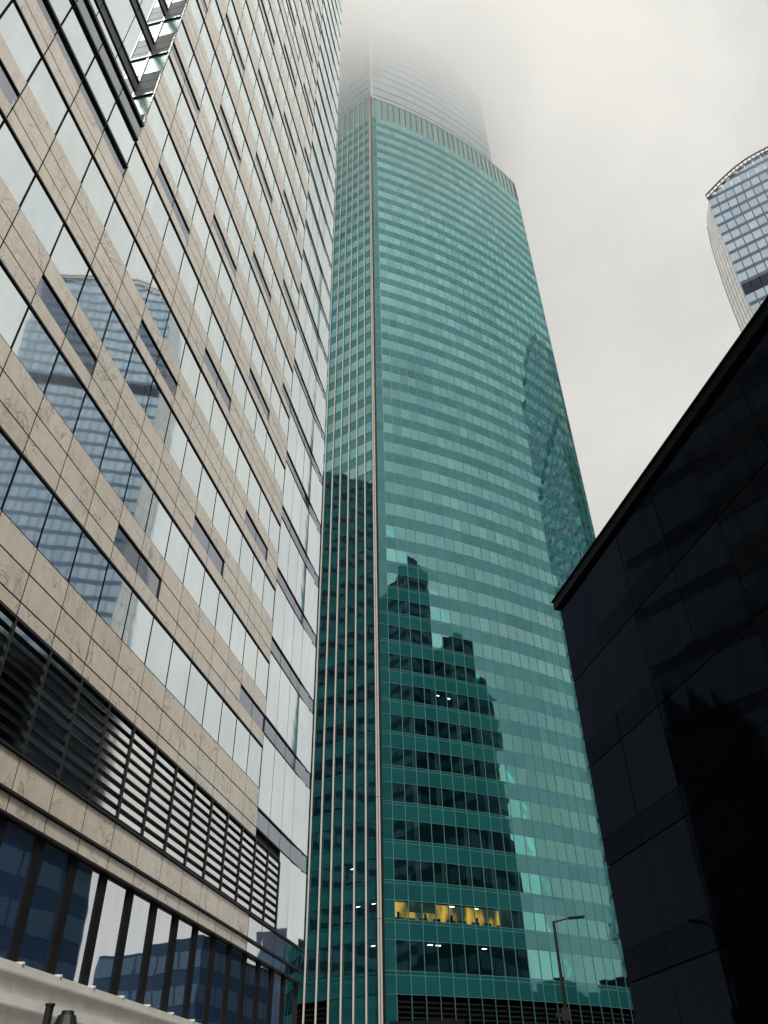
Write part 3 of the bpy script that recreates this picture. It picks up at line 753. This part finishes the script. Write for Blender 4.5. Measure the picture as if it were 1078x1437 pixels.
# ------------------------------------------------------------------ city around, seen only in the glass
def block(label, x0, x1, y0, y1, h, wall='city', fl_=3.9, bay=3.0, cat='building', name='city_block'):
    r_ = thing(name, label, cat, ((x0 + x1) / 2, (y0 + y1) / 2, 0))
    w, d = (x1 - x0) / 2, (y1 - y0) / 2
    mb = MB(); mb.box(-w, w, -d, d, 0, h); mb.box(-w * .6, w * .5, -d * .5, d * .6, h, h + 2.4); mb.obj('wall', M[wall], r_)
    mb = MB(); z = 2.0
    while z + 2.2 < h:
        for sx_, L_ in (('x', w), ('y', d)):
            n = max(1, int(2 * L_ / bay)); st = 2 * L_ / n
            for i in range(n):
                a, b = -L_ + st * i + 0.15, -L_ + st * (i + 1) - 0.15
                if sx_ == 'x': mb.box(a, b, -d - 0.05, -d, z, z + 2.1); mb.box(a, b, d, d + 0.05, z, z + 2.1)
                else: mb.box(-w - 0.05, -w, a, b, z, z + 2.1); mb.box(w, w + 0.05, a, b, z, z + 2.1)
        z += fl_
    mb.obj('window', M['citywin'], r_, stuff=True)
    return r_
block('tall dark blue tower behind the left office block', -150, -98, 15, 78, 166)
block('dark blue tower tall and slim beyond the black building', 72, 86, -14, 18, 134)
block('dark blue stepped tower block across the crossing', 86.2, 100, -14, 38, 108)
block('grey blue slab tower with a flat roof east of the crossing', 92, 104, 38.2, 46, 94, 'citypale')
block('low navy office row east of the teal tower', 66, 100, 60, 80, 22)
block('low grey office with a flat roof east of the teal tower', 70, 96, 82, 100, 21.5, 'citypale')
block('mid height navy tower hidden behind the black building', 36, 60, 50, 70, 43)
block('low navy block behind the black building', 46, 62, 104, 124, 24)
block('low grey block behind the teal tower', 42, 52, 130, 145, 31, 'citypale')

# ------------------------------------------------------------------ street furniture
SLx, SLy = 5.36, 29.5
SL = thing('street_lamp', 'black street lamp with a flat angled arm in front of the teal tower', 'street lamp', (SLx, SLy, 0))
mb = MB(); mb.tube((0, 0, 0), (0, 0, 4.6), 0.085, 0.075, 16); mb.obj('pole', M['black'], SL, smooth=False)
mb = MB(); mb.tube((0, 0, 4.58), (0, 0, 7.72), 0.06, 0.045, 16); mb.obj('pole', M['black'], SL)
mb = MB(); mb.box(-0.1, 0.1, -0.08, 0.08, 4.9, 5.25); mb.box(-0.30, -0.12, -0.05, 0.05, 5.0, 5.12); mb.obj('junction_box', M['black'], SL)
mb = MB(); mb.tube((0, 0, 7.70), (0.56, -0.03, 7.82), 0.032, 0.026, 10); mb.obj('arm', M['black'], SL)
mb = MB(); mb.box(0, 0.54, -0.11, 0.11, -0.02, 0.03, Matrix.Translation((0.50, -0.03, 7.80)) @ Matrix.Rotation(rad(-3), 4, 'Y')); h_ = mb.obj('lamp_head', M['black'], SL)
mb = MB(); mb.box(0.08, 0.46, -0.08, 0.08, -0.032, -0.021, Matrix.Translation((0.50, -0.03, 7.80)) @ Matrix.Rotation(rad(-3), 4, 'Y')); mb.obj('lens', M['returngrey'], h_)
mb = MB(); mb.tube((0, 0, 0), (0, 0, 0.6), 0.14, 0.12, 16); mb.obj('base', M['black'], SL)

TSx, TSy = 12.5 * math.sin(rad(-20.35)), 12.5 * math.cos(rad(-20.35))
TS = thing('traffic_signal', 'black traffic signal post with round signal head by the white wall base', 'traffic signal', (TSx, TSy, 0), rad(20))
mb = MB(); mb.tube((0, 0, 0), (0, 0, 3.19), 0.05, 0.05, 16); mb.obj('post', M['black'], TS)
mb = MB(); mb.tube((0, 0, 3.19), (0, 0, 3.215), 0.062, 0.062, 16); mb.obj('post_cap', M['black'], TS)
hd = MB(); hd.box(0.12, 0.34, 0.0, 0.14, 2.25, 2.95)
hd.tube((0.23, 0.07, 2.95), (0.23, 0.07, 3.10), 0.16, 0.11, 20); hd.tube((0.23, 0.07, 3.10), (0.23, 0.07, 3.15), 0.085, 0.075, 20); hd.obj('signal_head', M['black'], TS)
for i in range(2):
    z = 2.42 + i * 0.34
    mb = MB(); mb.tube((0.23, 0.13, z), (0.23, 0.30, z), 0.13, 0.13, 20); mb.obj('signal_hood', M['blackmatt'], TS)
mb = MB(); mb.box(0.02, 0.14, 0.04, 0.09, 2.9, 2.94); mb.box(0.02, 0.14, 0.04, 0.09, 2.4, 2.44); mb.obj('bracket', M['black'], TS)

KO = thing('kiosk', 'dark low kiosk with flat black roof at the foot of the teal tower', 'kiosk', (0.85, 25.6, 0))
mb = MB(); mb.box(-0.9, 0.9, -0.5, 1.9, 0, 4.2); mb.obj('wall', M['darkpanel'], KO)
mb = MB(); mb.box(-0.99, 0.99, -0.6, 2.0, 4.2, 4.47); mb.obj('roof', M['blackmatt'], KO)
mb = MB(); mb.box(-0.4, 0.4, -0.54, -0.5, 0, 2.1); mb.obj('door', M['darkglass'], KO)

# ------------------------------------------------------------------ low cloud around the top of the tower
def cloud_lump(c, r_, dens, seed):
    m, t, o = newmat('cloud_vapour')
    pv = t.nodes.new('ShaderNodeVolumePrincipled'); pv.inputs['Color'].default_value = (1, 1, 1, 1)
    pv.inputs['Density'].default_value = dens; pv.inputs['Anisotropy'].default_value = 0.4
    t.links.new(pv.outputs[0], o.inputs['Volume'])
    import bmesh
    bm = bmesh.new(); bmesh.ops.create_icosphere(bm, subdivisions=5, radius=1)
    for v in bm.verts:
        d = v.co.copy(); off = Vector((seed * 3.1, seed * 1.7, seed * 5.3))
        f = 1 + 0.26 * noise.fractal(d * 2.1 + off, 0.8, 2.0, 5) + 0.06 * noise.noise(d * 8 + off)
        v.co = Vector((d.x * r_[0], d.y * r_[1], d.z * r_[2])) * f
    me = bpy.data.meshes.new('low_cloud'); bm.to_mesh(me); bm.free(); me.materials.append(m)
    for p in me.polygons: p.use_smooth = True
    ob = bpy.data.objects.new('low_cloud', me); COL.objects.link(ob); ob.location = c; ob['kind'] = 'stuff'
    ob['label'] = 'grey white low cloud hiding the top of the teal tower'; ob['category'] = 'cloud'
cloud_lump((22, 116, 230), (120, 110, 38), 0.004, 1)
cloud_lump((10, 112, 228), (92, 84, 33), 0.008, 2)
cloud_lump((2, 108, 226), (72, 66, 29), 0.015, 3)
cloud_lump((-8, 102, 224), (54, 50, 27), 0.022, 4)
cloud_lump((-26, 92, 220), (30, 34, 25), 0.035, 5)
cloud_lump((8, 108, 205), (82, 74, 64), 0.0042, 6)
